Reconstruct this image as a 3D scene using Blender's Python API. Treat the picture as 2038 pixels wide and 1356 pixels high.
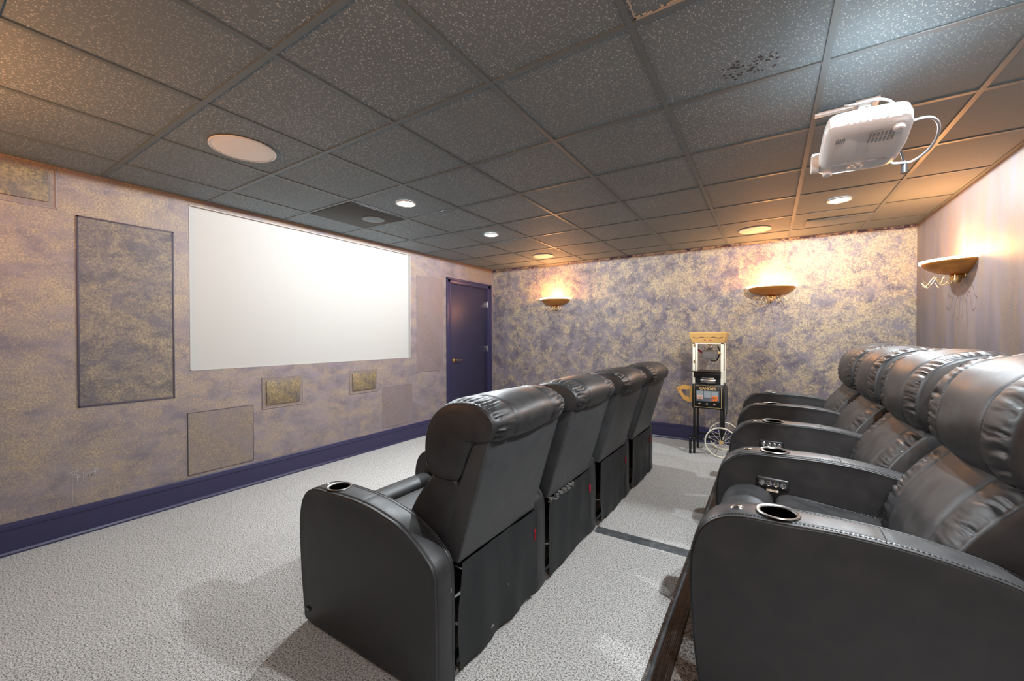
import bpy, bmesh, math, random
from mathutils import Vector, noise, Matrix
PI = math.pi
C = bpy.context.scene.collection
sc = bpy.context.scene
for o in list(bpy.data.objects): bpy.data.objects.remove(o)

# ---------------------------------------------------------------- camera, world, exposure
cd = bpy.data.cameras.new('camera'); cam = bpy.data.objects.new('camera', cd); C.objects.link(cam)
cd.sensor_width = 36; cd.lens = 800 / 2038 * 36; cd.clip_start = 0.02
cam.location = (0, 0, 1.3175)
cam.rotation_euler = (math.radians(90 - .566), math.radians(.07), math.radians(32.534))
sc.camera = cam
w = bpy.data.worlds.new('world'); sc.world = w; w.use_nodes = True
w.node_tree.nodes['Background'].inputs[0].default_value = (.8, .85, 1, 1)
w.node_tree.nodes['Background'].inputs[1].default_value = .2
sc.view_settings.view_transform = 'Standard'; sc.view_settings.look = 'None'
sc.view_settings.gamma = 1; sc.view_settings.use_curve_mapping = False
sc.view_settings.exposure = 1.38
DOWN_W = 78.0; SCONCE_W = 12.5
COOL = (.88, .95, 1.0); WARM = (1.0, .42, .13)

# room measures (metres): camera stands at x=0, y=0
XW, YF, XR, YN, H = -3.878, 5.491, 1.231, -.523, 2.419
RISE = .175

# ---------------------------------------------------------------- materials
def mat(name, col=(.5,.5,.5), rough=.5, metal=0, spec=.5, emit=None, es=0, trans=0):
    m = bpy.data.materials.new(name); m.use_nodes = True
    b = m.node_tree.nodes['Principled BSDF']
    b.inputs['Base Color'].default_value = (*col, 1); b.inputs['Roughness'].default_value = rough
    b.inputs['Metallic'].default_value = metal; b.inputs['Specular IOR Level'].default_value = spec
    if emit: b.inputs['Emission Color'].default_value = (*emit, 1); b.inputs['Emission Strength'].default_value = es
    if trans: b.inputs['Transmission Weight'].default_value = trans
    return m
class NT:
    def __init__(s, m): s.t = m.node_tree; s.b = s.t.nodes['Principled BSDF']
    def n(s, typ, **kw):
        nd = s.t.nodes.new(typ)
        for k, v in kw.items():
            if k.startswith('i_'):
                key = k[2:].replace('_', ' ')
                nd.inputs[key].default_value = v
            else: setattr(nd, k, v)
        return nd
    def l(s, a, b): s.t.links.new(a, b)
    def co(s, sc=(1,1,1), rot=(0,0,0), kind='Object'):
        t = s.n('ShaderNodeTexCoord'); mp = s.n('ShaderNodeMapping')
        mp.inputs['Scale'].default_value = sc; mp.inputs['Rotation'].default_value = rot
        s.l(t.outputs[kind], mp.inputs[0]); return mp.outputs[0]
    def noise(s, co, scale, detail=5, rough=.6, dist=0):
        nd = s.n('ShaderNodeTexNoise'); nd.inputs['Scale'].default_value = scale; nd.inputs['Detail'].default_value = detail
        nd.inputs['Roughness'].default_value = rough; nd.inputs['Distortion'].default_value = dist
        s.l(co, nd.inputs['Vector']); return nd.outputs[0]
    def ramp(s, f, stops):
        r = s.n('ShaderNodeValToRGB'); e = r.color_ramp.elements
        while len(e) < len(stops): e.new(.5)
        for k, (p, c) in enumerate(stops):
            e[k].position = p; e[k].color = (*c, 1) if isinstance(c, tuple) else (c, c, c, 1)
        s.l(f, r.inputs[0]); return r.outputs[0]
    def math(s, op, a, b=0, clamp=False):
        m = s.n('ShaderNodeMath', operation=op); m.use_clamp = clamp
        for k, v in enumerate((a, b)):
            if isinstance(v, (int, float)): m.inputs[k].default_value = v
            else: s.l(v, m.inputs[k])
        return m.outputs[0]
    def mix(s, f, a, b):
        m = s.n('ShaderNodeMix', data_type='RGBA')
        for k, v in ((0, f), (6, a), (7, b)):
            if isinstance(v, tuple): m.inputs[k].default_value = (*v, 1)
            elif isinstance(v, (int, float)): m.inputs[k].default_value = v
            else: s.l(v, m.inputs[k])
        return m.outputs[2]
    def sep(s, co):
        x = s.n('ShaderNodeSeparateXYZ'); s.l(co, x.inputs[0]); return x.outputs
    def bump(s, h, strength=.3, dist=.002):
        b = s.n('ShaderNodeBump'); b.inputs['Strength'].default_value = strength; b.inputs['Distance'].default_value = dist
        s.l(h, b.inputs['Height']); s.l(b.outputs[0], s.b.inputs['Normal'])

def paint(name, mauve, dark, gold, bias=.0, scale=8., grad=None, squash=1., metal=.25, fine=90., contrast=.10):
    m = mat(name, mauve, .5); t = NT(m)
    co = t.co((1, 1, 1)); cs = t.co((1, 1, squash))
    blob = t.noise(cs, scale, 3, .5, .6); big = t.noise(cs, scale * .28, 3, .5)
    grain = t.noise(co, fine, 4, .75); mid = t.noise(cs, scale * 3.2, 4, .6, .8)
    f = t.math('ADD', t.math('MULTIPLY', blob, .34), t.math('MULTIPLY', grain, .30))
    f = t.math('ADD', f, t.math('MULTIPLY', mid, .22)); f = t.math('ADD', f, t.math('MULTIPLY', big, .14))
    f = t.math('ADD', f, bias)
    if grad:
        x, y, z = t.sep(co)
        for ax, k, c in grad:
            v = {'x': x, 'y': y, 'z': z}[ax]
            f = t.math('ADD', f, t.math('MULTIPLY', t.math('SUBTRACT', v, c), k))
    mask = t.ramp(f, [(.5 - contrast * .7, 0.), (.5 + contrast, 1.)])
    dk = t.ramp(t.noise(cs, scale * .8, 4, .6, .4), [(.40, 0.), (.62, 1.)])
    base = t.mix(dk, mauve, dark)
    fc = t.mix(t.ramp(grain, [(.4, 0.), (.6, 1.)]), tuple(v * .72 for v in gold), tuple(v * 1.25 for v in gold))
    col = t.mix(mask, base, fc)
    t.l(col, t.b.inputs['Base Color'])
    t.l(t.math('MULTIPLY', mask, metal), t.b.inputs['Metallic'])
    t.l(t.ramp(grain, [(.3, .50), (.7, .64)]), t.b.inputs['Roughness'])
    t.bump(grain, .15, .002)
    return m
M_left = paint('screen_wall_paint', (.205, .165, .175), (.145, .118, .135), (.31, .24, .165), bias=-.008, scale=5.5, grad=[('y', -.018, 1.6), ('z', .012, 1.2)], squash=1.7, contrast=.10)
M_far = paint('far_wall_paint', (.165, .138, .155), (.090, .075, .096), (.34, .265, .175), bias=-.004, scale=7.5, grad=[('x', .010, -1.0), ('z', .02, 1.3)], contrast=.065, fine=70)
M_right = paint('right_wall_paint', (.14, .118, .13), (.10, .085, .097), (.19, .135, .085), bias=-.02, scale=7, grad=[('z', .05, 1.6)], squash=.22, contrast=.12)
M_pan_dark = paint('panel_cloth_dark', (.108, .090, .100), (.070, .059, .070), (.235, .185, .125), bias=.0, scale=7, squash=1.5, contrast=.10)
M_pan_gold = paint('panel_cloth_gold', (.095, .078, .072), (.06, .05, .048), (.25, .18, .09), bias=.02, scale=9, contrast=.10)
M_pan_soft = paint('panel_cloth_soft', (.17, .137, .14), (.135, .108, .115), (.26, .20, .135), bias=.0, scale=6, contrast=.16)
M_pan_mauve = paint('panel_cloth_mauve', (.175, .138, .145), (.14, .112, .122), (.22, .165, .14), bias=-.03, scale=6, squash=.5, contrast=.16)
M_purple = mat('purple_trim_paint', (.026, .023, .064), .35)
M_door = mat('door_paint', (.022, .019, .045), .42)
M_edge = mat('panel_edge', (.05, .04, .06), .6)
M_edge_l = mat('panel_edge_light', (.24, .19, .185), .5)
M_screen = mat('screen_fabric', (.40, .385, .36), .8, spec=.2)
M_reveal = mat('screen_reveal', (.42, .40, .38), .7)
M_brass = mat('brass', (.80, .52, .22), .25, 1)
M_bowl = mat('bronze_bowl', (.50, .22, .06), .38, .8)
M_wire = mat('curled_wire_gold', (.85, .62, .34), .35, .6)
M_steel = mat('steel', (.62, .60, .57), .28, 1)
M_ring = mat('cup_rim_steel', (.36, .34, .32), .38, 1)
M_chrome = mat('chrome', (.8, .8, .8), .12, 1)
M_black = mat('black_metal', (.012, .012, .013), .35, .3)
M_blackp = mat('black_plastic', (.02, .02, .022), .4)
M_hole = mat('cup_inside', (.05, .045, .04), .22, 1)
M_white = mat('white_plastic', (.82, .82, .82), .35)
M_grey = mat('grey_print', (.35, .35, .36), .6)
M_wgrille = mat('white_grille', (.90, .88, .84), .6)
M_cream = mat('cream_paint', (.80, .74, .60), .4)
M_red = mat('red_fabric', (.42, .015, .025), .6)
M_wood = mat('handle_wood', (.52, .27, .07), .4)
M_header = mat('header_gold', (.62, .36, .12), .45)
M_scroll = mat('scroll_ink', (.05, .035, .03), .5)
M_goldp = mat('gold_print', (.72, .48, .20), .4, .3)
M_glass = mat('clear_glass', (1, 1, 1), .03, trans=1)
M_glass.node_tree.nodes['Principled BSDF'].inputs['IOR'].default_value = 1.1
M_pink = mat('pink_candy', (.75, .45, .36), .5)
M_orange = mat('orange_candy', (.85, .20, .03), .45)
M_scuff = mat('scuff', (.22, .215, .20), .7)
M_stitch = mat('stitch_thread', (.10, .10, .105), .7)
M_stitch_l = mat('stitch_thread_light', (.07, .07, .07), .7)
M_lamp_cool = mat('downlight_lens', (1, 1, 1), .5, emit=(1, .98, .95), es=14)
M_lamp_warm = mat('sconce_glow', (1, .8, .5), .5, emit=(1, .72, .38), es=5)

def leather(name, base, bright):
    m = mat(name, base, .42, spec=.6); t = NT(m)
    co = t.co()
    v = t.n('ShaderNodeTexVoronoi'); v.inputs['Scale'].default_value = 420; t.l(co, v.inputs['Vector'])
    n = t.noise(co, 14, 5, .6); n2 = t.noise(co, 90, 3, .5)
    t.l(t.mix(t.ramp(n, [(.35, 0.), (.7, 1.)]), base, bright), t.b.inputs['Base Color'])
    t.l(t.ramp(n, [(.3, .42), (.7, .54)]), t.b.inputs['Roughness'])
    h = t.math('ADD', t.math('MULTIPLY', v.outputs['Distance'], .5), t.math('MULTIPLY', n2, .8))
    t.bump(h, .12, .0012)
    return m
M_leather = leather('black_leather', (.016, .016, .017), (.028, .027, .027))
M_vinyl = leather('black_vinyl', (.038, .040, .042), (.048, .050, .052))

def ceiling_mat():
    m = mat('ceiling_tile_paint', (.1, .1, .1), .75); t = NT(m)
    co = t.co()
    warp = t.n('ShaderNodeTexNoise'); warp.inputs['Scale'].default_value = 35; warp.inputs['Detail'].default_value = 2
    t.l(co, warp.inputs['Vector'])
    vm = t.n('ShaderNodeVectorMath', operation='SCALE'); t.l(warp.outputs['Color'], vm.inputs[0]); vm.inputs['Scale'].default_value = .018
    va = t.n('ShaderNodeVectorMath', operation='ADD'); t.l(co, va.inputs[0]); t.l(vm.outputs[0], va.inputs[1])
    outs = []
    for (sx, sy, rz, th) in ((95, 34, .5, .17), (38, 100, .25, .15), (120, 120, 0, .15)):
        mp = t.n('ShaderNodeMapping'); mp.inputs['Scale'].default_value = (sx, sy, 1); mp.inputs['Rotation'].default_value = (0, 0, rz)
        t.l(va.outputs[0], mp.inputs[0])
        v = t.n('ShaderNodeTexVoronoi'); v.voronoi_dimensions = '2D'; v.inputs['Scale'].default_value = 1.; t.l(mp.outputs[0], v.inputs['Vector'])
        cr = t.sep(v.outputs['Color'])[0]
        outs.append(t.math('MULTIPLY', t.ramp(v.outputs['Distance'], [(th * .6, 1.), (th, 0.)]), t.ramp(cr, [(.42, 0.), (.46, 1.)])))
    s = t.math('MAXIMUM', t.math('MAXIMUM', outs[0], outs[1]), t.math('MULTIPLY', outs[2], .6))
    patch = t.ramp(t.noise(co, 1.3, 3, .6), [(.3, .45), (.6, 1.)])
    s = t.math('MULTIPLY', s, patch)
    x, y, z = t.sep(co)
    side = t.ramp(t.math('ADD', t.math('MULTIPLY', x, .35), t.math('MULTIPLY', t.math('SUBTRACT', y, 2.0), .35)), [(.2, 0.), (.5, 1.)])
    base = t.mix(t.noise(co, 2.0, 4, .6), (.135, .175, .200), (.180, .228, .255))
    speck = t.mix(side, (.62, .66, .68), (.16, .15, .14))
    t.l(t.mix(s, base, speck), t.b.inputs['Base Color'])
    t.bump(t.noise(co, 160, 3, .6), .12, .002)
    return m
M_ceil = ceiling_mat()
M_tee = mat('ceiling_tee_paint', (.125, .16, .178), .5)
M_tile_black = mat('black_speaker_tile', (.035, .037, .038), .7)

def carpet_mat():
    m = mat('grey_carpet', (.4, .4, .4), .95, spec=.1); t = NT(m)
    co = t.co()
    a = t.noise(co, 140, 3, .8); b = t.noise(co, 330, 2, .7); c = t.noise(co, 1.6, 4, .6)
    f = t.math('ADD', t.math('MULTIPLY', a, .6), t.math('MULTIPLY', b, .4))
    col = t.ramp(f, [(.43, (.03, .028, .026)), (.47, (.26, .25, .235)), (.53, (.64, .62, .595))])
    col = t.mix(t.ramp(c, [(.35, 0.), (.7, .22)]), col, (.31, .29, .275))
    t.l(col, t.b.inputs['Base Color'])
    t.bump(f, .2, .002)
    return m
M_carpet = carpet_mat()
def nosing_mat():
    m = mat('ribbed_rubber', (.06, .045, .04), .35); t = NT(m); co = t.co()
    x, y, z = t.sep(co)
    n = t.noise(t.co((60, 1.5, 1)), 3, 5, .7)
    t.l(t.ramp(n, [(.4, (.035, .022, .016)), (.56, (.09, .062, .05)), (.75, (.26, .24, .23))]), t.b.inputs['Base Color'])
    t.bump(n, .3, .002); return m
M_nosing = nosing_mat()
def cover_mat():
    m = mat('cord_cover_rubber', (.07, .075, .08), .5); t = NT(m); co = t.co()
    n = t.noise(co, 22, 6, .7)
    t.l(t.ramp(n, [(.45, (.05, .055, .06)), (.7, (.12, .125, .13)), (.8, (.3, .3, .3))]), t.b.inputs['Base Color']); return m
M_cover = cover_mat()

# ---------------------------------------------------------------- mesh helpers
def islands(bm):
    bm.verts.index_update(); seen = set(); out = []
    for v in bm.verts:
        if v.index in seen: continue
        st = [v]; seen.add(v.index); comp = []
        while st:
            a = st.pop(); comp.append(a)
            for e in a.link_edges:
                b = e.other_vert(a)
                if b.index not in seen: seen.add(b.index); st.append(b)
        out.append(comp)
    return out
def link_each(name, bm, m, parent=None, smooth=38, loc=None, rot=None):
    """every loose piece of bm becomes a part of its own"""
    res = []
    for comp in islands(bm):
        nb = bmesh.new(); mp = {v: nb.verts.new(v.co) for v in comp}
        for f in {f for v in comp for f in v.link_faces}: nb.faces.new([mp[v] for v in f.verts])
        res.append(link(name, nb, m, parent, loc, smooth, rot))
    bm.free(); return res
def link(name, bm, m, parent=None, loc=None, smooth=38, rot=None):
    bmesh.ops.recalc_face_normals(bm, faces=bm.faces[:])
    me = bpy.data.meshes.new(name); bm.to_mesh(me); bm.free()
    if m: me.materials.append(m)
    if smooth:
        me.shade_smooth(); me.set_sharp_from_angle(angle=math.radians(smooth))
    o = bpy.data.objects.new(name, me); C.objects.link(o)
    if parent: o.parent = parent
    if loc: o.location = loc
    if rot: o.rotation_euler = rot
    return o
def box(bm, x0, x1, y0, y1, z0, z1, bev=0, seg=2):
    r = bmesh.ops.create_cube(bm, size=1)
    vs = r['verts']
    for v in vs:
        v.co = Vector(((x0 + x1) / 2 + v.co.x * (x1 - x0), (y0 + y1) / 2 + v.co.y * (y1 - y0), (z0 + z1) / 2 + v.co.z * (z1 - z0)))
    if bev:
        es = list({e for v in vs for e in v.link_edges})
        bmesh.ops.bevel(bm, geom=es, offset=bev, segments=seg, affect='EDGES', profile=.5)
def B(*a, **k):
    bm = bmesh.new(); box(bm, *a, **k); return bm
def tube(bm, pts, r, n=8, closed=False, caps=True):
    pts = [Vector(p) for p in pts]; rings = []; N = len(pts)
    up = None
    for i, p in enumerate(pts):
        if closed: d = pts[(i + 1) % N] - pts[i - 1]
        else: d = pts[min(i + 1, N - 1)] - pts[max(i - 1, 0)]
        d.normalize()
        if up is None:
            up = Vector((0, 0, 1)) if abs(d.z) < .9 else Vector((1, 0, 0))
        a = d.cross(up).normalized(); b = a.cross(d).normalized(); up = b
        rings.append([bm.verts.new(p + (a * math.cos(2 * PI * k / n) + b * math.sin(2 * PI * k / n)) * r) for k in range(n)])
    for i in range(N if closed else N - 1):
        A, Bq = rings[i], rings[(i + 1) % N]
        for k in range(n): bm.faces.new((A[k], A[(k + 1) % n], Bq[(k + 1) % n], Bq[k]))
    if caps and not closed:
        bm.faces.new(rings[0]); bm.faces.new(rings[-1])
def lathe(bm, prof, c=(0, 0, 0), n=32, a0=0, a1=2 * PI, M=None):
    full = abs(a1 - a0 - 2 * PI) < 1e-5; m = n if full else n + 1
    rings = []
    for (r, z) in prof:
        ring = []
        for k in range(m):
            a = a0 + (a1 - a0) * k / n
            v = Vector((r * math.cos(a), r * math.sin(a), z))
            if M: v = M @ v
            ring.append(bm.verts.new(v + Vector(c)))
        rings.append(ring)
    for A, Bq in zip(rings, rings[1:]):
        for k in range(m if full else m - 1):
            k2 = (k + 1) % m
            bm.faces.new((A[k], A[k2], Bq[k2], Bq[k]))
    return rings
def prism(bm, prof, axis, a, b):
    """prof: 2-D outline; axis 'x','y','z' = extrusion axis from a to b"""
    def P(p, t):
        return {'x': (t, p[0], p[1]), 'y': (p[0], t, p[1]), 'z': (p[0], p[1], t)}[axis]
    A = [bm.verts.new(P(p, a)) for p in prof]; Bq = [bm.verts.new(P(p, b)) for p in prof]
    n = len(prof)
    bm.faces.new(A); bm.faces.new(Bq[::-1])
    for k in range(n): bm.faces.new((A[k], A[(k + 1) % n], Bq[(k + 1) % n], Bq[k]))
def cyl(bm, c, r, h, axis='z', n=24, r2=None):
    r2 = r if r2 is None else r2
    prof = [(0.0001, 0), (r, 0), (r2, h), (.0001, h)]
    M = {'z': None, 'x': Matrix.Rotation(PI / 2, 3, 'Y'), 'y': Matrix.Rotation(-PI / 2, 3, 'X')}[axis]
    lathe(bm, prof, c, n, M=M)
def text_obj(txt, size, m, parent, loc, rot, depth=.0008, name='lettering', spacing=1.0):
    cu = bpy.data.curves.new('t', 'FONT'); cu.body = txt; cu.size = size; cu.extrude = depth; cu.align_x = 'CENTER'; cu.align_y = 'CENTER'
    cu.space_character = spacing; cu.offset = size * .02
    tmp = bpy.data.objects.new('t', cu); C.objects.link(tmp)
    dg = bpy.context.evaluated_depsgraph_get(); me = bpy.data.meshes.new_from_object(tmp.evaluated_get(dg))
    bpy.data.objects.remove(tmp)
    me.name = name; me.materials.clear(); me.materials.append(m)
    o = bpy.data.objects.new(name, me); C.objects.link(o); o.parent = parent; o.location = loc; o.rotation_euler = rot
    return o
def tag(o, label=None, cat=None, group=None, kind=None):
    if label: o['label'] = label
    if cat: o['category'] = cat
    if group: o['group'] = group
    if kind: o['kind'] = kind
    return o
def thing(name, label, cat, loc=(0, 0, 0), rz=0, group=None):
    o = bpy.data.objects.new(name, None); C.objects.link(o); o.empty_display_size = .1
    o.location = loc; o.rotation_euler = (0, 0, rz)
    return tag(o, label, cat, group)
def struct(name, bm, m, smooth=38):
    return tag(link(name, bm, m, smooth=smooth), kind='structure')

# ---------------------------------------------------------------- room shell
bm = B(XW - .2, XR + .2, YN - .2, YF + .2, -.15, 0); struct('floor', bm, M_carpet)
# raised carpeted platform for the rear row
PX, PY1 = -.335, 4.55
bm = B(PX + .012, XR, YN, PY1, 0, RISE); struct('trim_1', bm, M_carpet)
# ceiling tiles and the grid of tees
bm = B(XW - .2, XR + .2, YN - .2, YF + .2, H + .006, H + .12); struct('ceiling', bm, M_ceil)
gx = [-1.639 + .61 * i for i in range(-3, 5)]; gy = [.826 + .613 * j for j in range(-2, 8)]
bm = bmesh.new()
for x in gx: box(bm, x - .012, x + .012, YN, YF, H, H + .008)
for y in gy: box(bm, XW, XR, y - .012, y + .012, H + .0004, H + .008)
box(bm, XW, XW + .02, YN, YF, H, H + .008); box(bm, XR - .02, XR, YN, YF, H, H + .008)
box(bm, XW, XR, YF - .02, YF, H, H + .008); box(bm, XW, XR, YN, YN + .02, H, H + .008)
struct('trim_2', bm, M_tee)
# screen wall with openings for the screen recess and the door
SY0, SY1, SZ0, SZ1 = 1.317, 3.653, 1.048, 2.368
DY0, DY1, DZ = 4.405, 5.355, 2.115
bm = bmesh.new(); T = XW - .15
for a in ((YN - .2, SY0, 0, H + .1), (SY0, SY1, 0, SZ0), (SY0, SY1, SZ1, H + .1), (SY1, DY0, 0, H + .1), (DY0, DY1, DZ, H + .1), (DY1, YF + .2, 0, H + .1)):
    box(bm, T, XW, *a)
struct('wall_left', bm, M_left, smooth=0)
struct('wall_far', B(XW, XR, YF, YF + .15, 0, H + .1), M_far)
struct('wall_right', B(XR, XR + .15, YN - .2, YF + .2, 0, H + .1), M_right)
struct('wall_near', B(XW, XR, YN - .15, YN, 0, H + .1), M_right)

# ragged unpainted strip along the top of the far wall
bm = bmesh.new(); rnd = random.Random(4)
def strip_mat():
    m = mat('ragged_edge_paint', (.2, .2, .3), .6); t = NT(m); co = t.co((1, 1, 1))
    n = t.noise(co, 11, 6, .7, .4)
    t.l(t.ramp(n, [(.42, (.06, .055, .16)), (.47, (.20, .18, .30)), (.52, (.55, .50, .44))]), t.b.inputs['Base Color']); return m
top = []; bot = []
N = 240
for k in range(N + 1):
    x = XW + (XR - XW) * k / N
    d = .022 + .016 * noise.noise(Vector((x * 5, 0, 3))) + .010 * noise.noise(Vector((x * 22, 4, 3)))
    top.append(x); bot.append(max(.006, d))
for k in range(N):
    vs = [bm.verts.new(p) for p in ((top[k], YF - .002, H), (top[k + 1], YF - .002, H), (top[k + 1], YF - .002, H - bot[k + 1]), (top[k], YF - .002, H - bot[k]))]
    bm.faces.new(vs)
bmesh.ops.remove_doubles(bm, verts=bm.verts[:], dist=1e-5)
bmesh.ops.solidify(bm, geom=bm.faces[:], thickness=.0015)
struct('trim_3', bm, strip_mat())

# baseboards: (distance from wall, height)
BB = [(0, 0), (.030, 0), (.030, .010), (.024, .022), (.016, .026), (.016, .150), (.022, .154), (.022, .166), (.012, .172), (.010, .184), (.004, .190), (0, .190)]
def baseboard(name, wall, a, b):
    bm = bmesh.new()
    if wall == 'left': prism(bm, [(XW + d, h) for d, h in BB], 'y', a, b)
    if wall == 'far': prism(bm, [(YF - d, h) for d, h in BB], 'x', a, b)
    if wall == 'right': prism(bm, [(XR - d, h + RISE * 0) for d, h in BB], 'y', a, b)
    if wall == 'near': prism(bm, [(YN + d, h) for d, h in BB], 'x', a, b)
    struct(name, bm, M_purple, smooth=0)
baseboard('baseboard_left', 'left', YN, 4.333)
baseboard('baseboard_far', 'far', XW, XR)
baseboard('baseboard_right', 'right', PY1, YF)
baseboard('baseboard_near', 'near', XW, PX)

# door with casing
door = struct('door_1', B(XW - .055, XW - .018, 4.43, 5.33, .008, 2.092, bev=.002), M_door)
bm = bmesh.new(); cyl(bm, (XW - .02, 4.515, .97), .028, .010, 'x'); cyl(bm, (XW - .012, 4.515, .97), .010, .05, 'x')
tube(bm, [(XW + .036, 4.505 + .012 * k, .972 + .007 * math.sin(k * .75)) for k in range(11)], .0075, 8)
h = link('door_handle', bm, M_brass, door)
for z in (1.84, 1.12, .25):
    bm = bmesh.new(); box(bm, XW - .019, XW - .006, 5.322, 5.345, z - .045, z + .045, bev=.002); cyl(bm, (XW - .006, 5.334, z - .045), .007, .09, 'z', 10)
    link('hinge', bm, M_steel, door)
bm = bmesh.new()
for (y0, y1, z0, z1) in ((4.333, 4.413, 0, 2.165), (5.347, 5.427, 0, 2.165), (4.333, 5.427, 2.100, 2.165)):
    box(bm, XW, XW + .012, y0, y1, z0, z1, bev=.004)
for (y0, y1, z0, z1) in ((4.333, 4.355, 0, 2.165), (5.405, 5.427, 0, 2.165), (4.333, 5.427, 2.143, 2.165)):
    box(bm, XW, XW + .022, y0, y1, z0, z1, bev=.004)
for (y0, y1, z0, z1) in ((4.405, 4.43, 0, 2.115), (5.33, 5.355, 0, 2.115), (4.405, 5.355, 2.092, 2.115)):
    box(bm, XW - .15, XW + .004, y0, y1, z0, z1)
struct('trim_4', bm, M_purple)

# projection screen in its recess
scr = thing('projection_screen', 'large blank white projection screen set into the painted wall', 'screen', (XW - .032, (SY0 + SY1) / 2, SZ0))
w2 = (SY1 - SY0) / 2; hh = SZ1 - SZ0
link('screen_surface', B(-.004, .002, -w2, w2, 0, hh), M_screen, scr)
bm = bmesh.new()
for (y0, y1, z0, z1) in ((-w2, -w2 + .003, 0, hh), (w2 - .003, w2, 0, hh), (-w2, w2, hh - .003, hh), (-w2, w2, 0, .003)):
    box(bm, .002, .031, y0, y1, z0, z1)
link('reveal', bm, M_reveal, scr)
bm = bmesh.new()
for (y0, y1, z0, z1) in ((-w2, -w2 + .006, 0, hh), (w2 - .006, w2, 0, hh), (-w2, w2, hh - .006, hh), (-w2, w2, 0, .006)):
    box(bm, .031, .034, y0, y1, z0, z1)
link('edge_bead', bm, M_screen, scr)

# wall panels on the screen wall
def panel(label, y0, y1, z0, z1, m, edge, ew=.008, th=.004, raised=None, mr=None, group=None):
    yc, zc = (y0 + y1) / 2, (z0 + z1) / 2; a, b = (y1 - y0) / 2, (z1 - z0) / 2
    t = thing('wall_panel', label, 'wall panel', (XW, yc, zc), group=group)
    bm = bmesh.new()
    for (p, q, r, s) in ((-a, -a + ew, -b, b), (a - ew, a, -b, b), (-a, a, -b, -b + ew), (-a, a, b - ew, b)):
        box(bm, .0, th + .003, p, q, r, s, bev=.0015)
    link('panel_edge', bm, edge, t)
    link('panel_cloth', B(0, th, -a + ew * .8, a - ew * .8, -b + ew * .8, b - ew * .8), m, t)
    if raised:
        link('speaker_grille', B(th, th + .012, -a + raised, a - raised, -b + raised, b - raised, bev=.004), mr, t)
    return t
panel('tall dark gold-sponged cloth panel left of the white screen', .699, 1.218, .846, 2.128, M_pan_dark, M_edge, .011)
panel('small gold grille panel high on the wall, cut by the left edge of the photo', .02, .614, 2.141, 2.402, M_pan_soft, M_edge_l, .006, .004, .035, M_pan_gold)
panel('large square flush panel low on the wall under the left end of the screen', 1.296, 1.779, .214, .713, M_pan_soft, M_edge, .004, .003)
panel('small framed gold speaker grille below the screen, the left one of two', 1.852, 2.232, .658, .942, M_pan_soft, M_edge_l, .005, .004, .035, M_pan_gold)
panel('small framed gold speaker grille below the screen, the right one of two', 2.757, 3.133, .682, .940, M_pan_soft, M_edge_l, .005, .004, .035, M_pan_gold)
panel('square striped flush panel low on the wall under the right end of the screen', 3.206, 3.679, .228, .717, M_pan_mauve, M_edge_l, .004, .003)
panel('tall plain mauve flush panel between the screen and the dark door', 3.759, 4.27, .852, 2.127, M_pan_mauve, M_edge_l, .005, .003)
panel('narrow flush panel above the dark door near the corner', 4.75, 5.44, 2.19, 2.400, M_pan_soft, M_edge_l, .004, .003)
# dried drip mark on the wall
bm = bmesh.new(); rnd = random.Random(8)
for k in range(26):
    y = .66 + rnd.random() * .13; z = .385 + rnd.random() * .04
    L = rnd.choice((.01, .02, .03, .05, .17)) if rnd.random() < .5 else .02
    box(bm, XW, XW + .0012, y, y + .0016, z - L, z)
    a = rnd.random() * 3
    tube(bm, [(XW + .0008, y - .012 * math.cos(a), z + .010 * math.sin(a)), (XW + .0008, y + .012 * math.cos(a), z - .008 * math.sin(a))], .0008, 4)
M_drip = mat('dried_drip', (.42, .40, .37), .6)
o = link('paint_drip', bm, M_drip); tag(o, 'pale dried drip mark on the wall above the purple baseboard', 'stain', kind='stuff')

# ---------------------------------------------------------------- ceiling fittings
def round_speaker(label, x, y, r):
    t = thing('ceiling_speaker', label, 'speaker', (x, y, H), group=None)
    bm = bmesh.new(); lathe(bm, [(r, .001), (r, -.006), (r - .006, -.008), (r - .010, -.006)], n=48); link('rim', bm, M_white, t)
    bm = bmesh.new(); lathe(bm, [(r - .009, -.004), (r - .02, -.0065), (r * .5, -.009), (.0001, -.010)], n=48); link('grille', bm, M_wgrille, t)
round_speaker('large round white ceiling speaker above the left end of the screen', -2.60, 1.15, .168)
round_speaker('round white ceiling speaker above the sconce beside the dark door', -2.60, 4.878, .14)
round_speaker('round white ceiling speaker above the middle wall sconce', -.122, 4.872, .145)

def downlight(label, x, y, power=1.0, hidden=False):
    t = thing('recessed_downlight', label, 'ceiling light', (x, y, H), group='recessed ceiling downlights')
    bm = bmesh.new(); lathe(bm, [(.078, .002), (.080, -.004), (.074, -.008), (.060, -.004), (.058, .002)], n=40); link('trim_ring', bm, M_white if not hidden else M_white, t)
    bm = bmesh.new(); lathe(bm, [(.058, -.001), (.04, -.005), (.0001, -.007)], n=32); link('lens', bm, M_lamp_cool, t)
    ld = bpy.data.lights.new('downlight_lamp', 'SPOT'); ld.spot_size = math.radians(179.5); ld.spot_blend = .01; ld.shadow_soft_size = .02; ld.energy = DOWN_W * power; ld.color = COOL
    lo = bpy.data.objects.new('downlight_lamp', ld); C.objects.link(lo); lo.parent = t; lo.location = (0, 0, -.010)
downlight('bright recessed downlight nearest the screen top, beside the black ceiling tile', -2.534, 2.34)
downlight('recessed downlight closest to the dark door, second in the row along the screen', -2.534, 3.555)
downlight('recessed downlight in front of the projector, above the middle sconce', .479, 4.177)
downlight('added unseen downlight behind the projector just above the top right of the frame', .495, 1.745, 1.45)  # unseen fixture, added to brighten the aisle and the upper right
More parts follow.
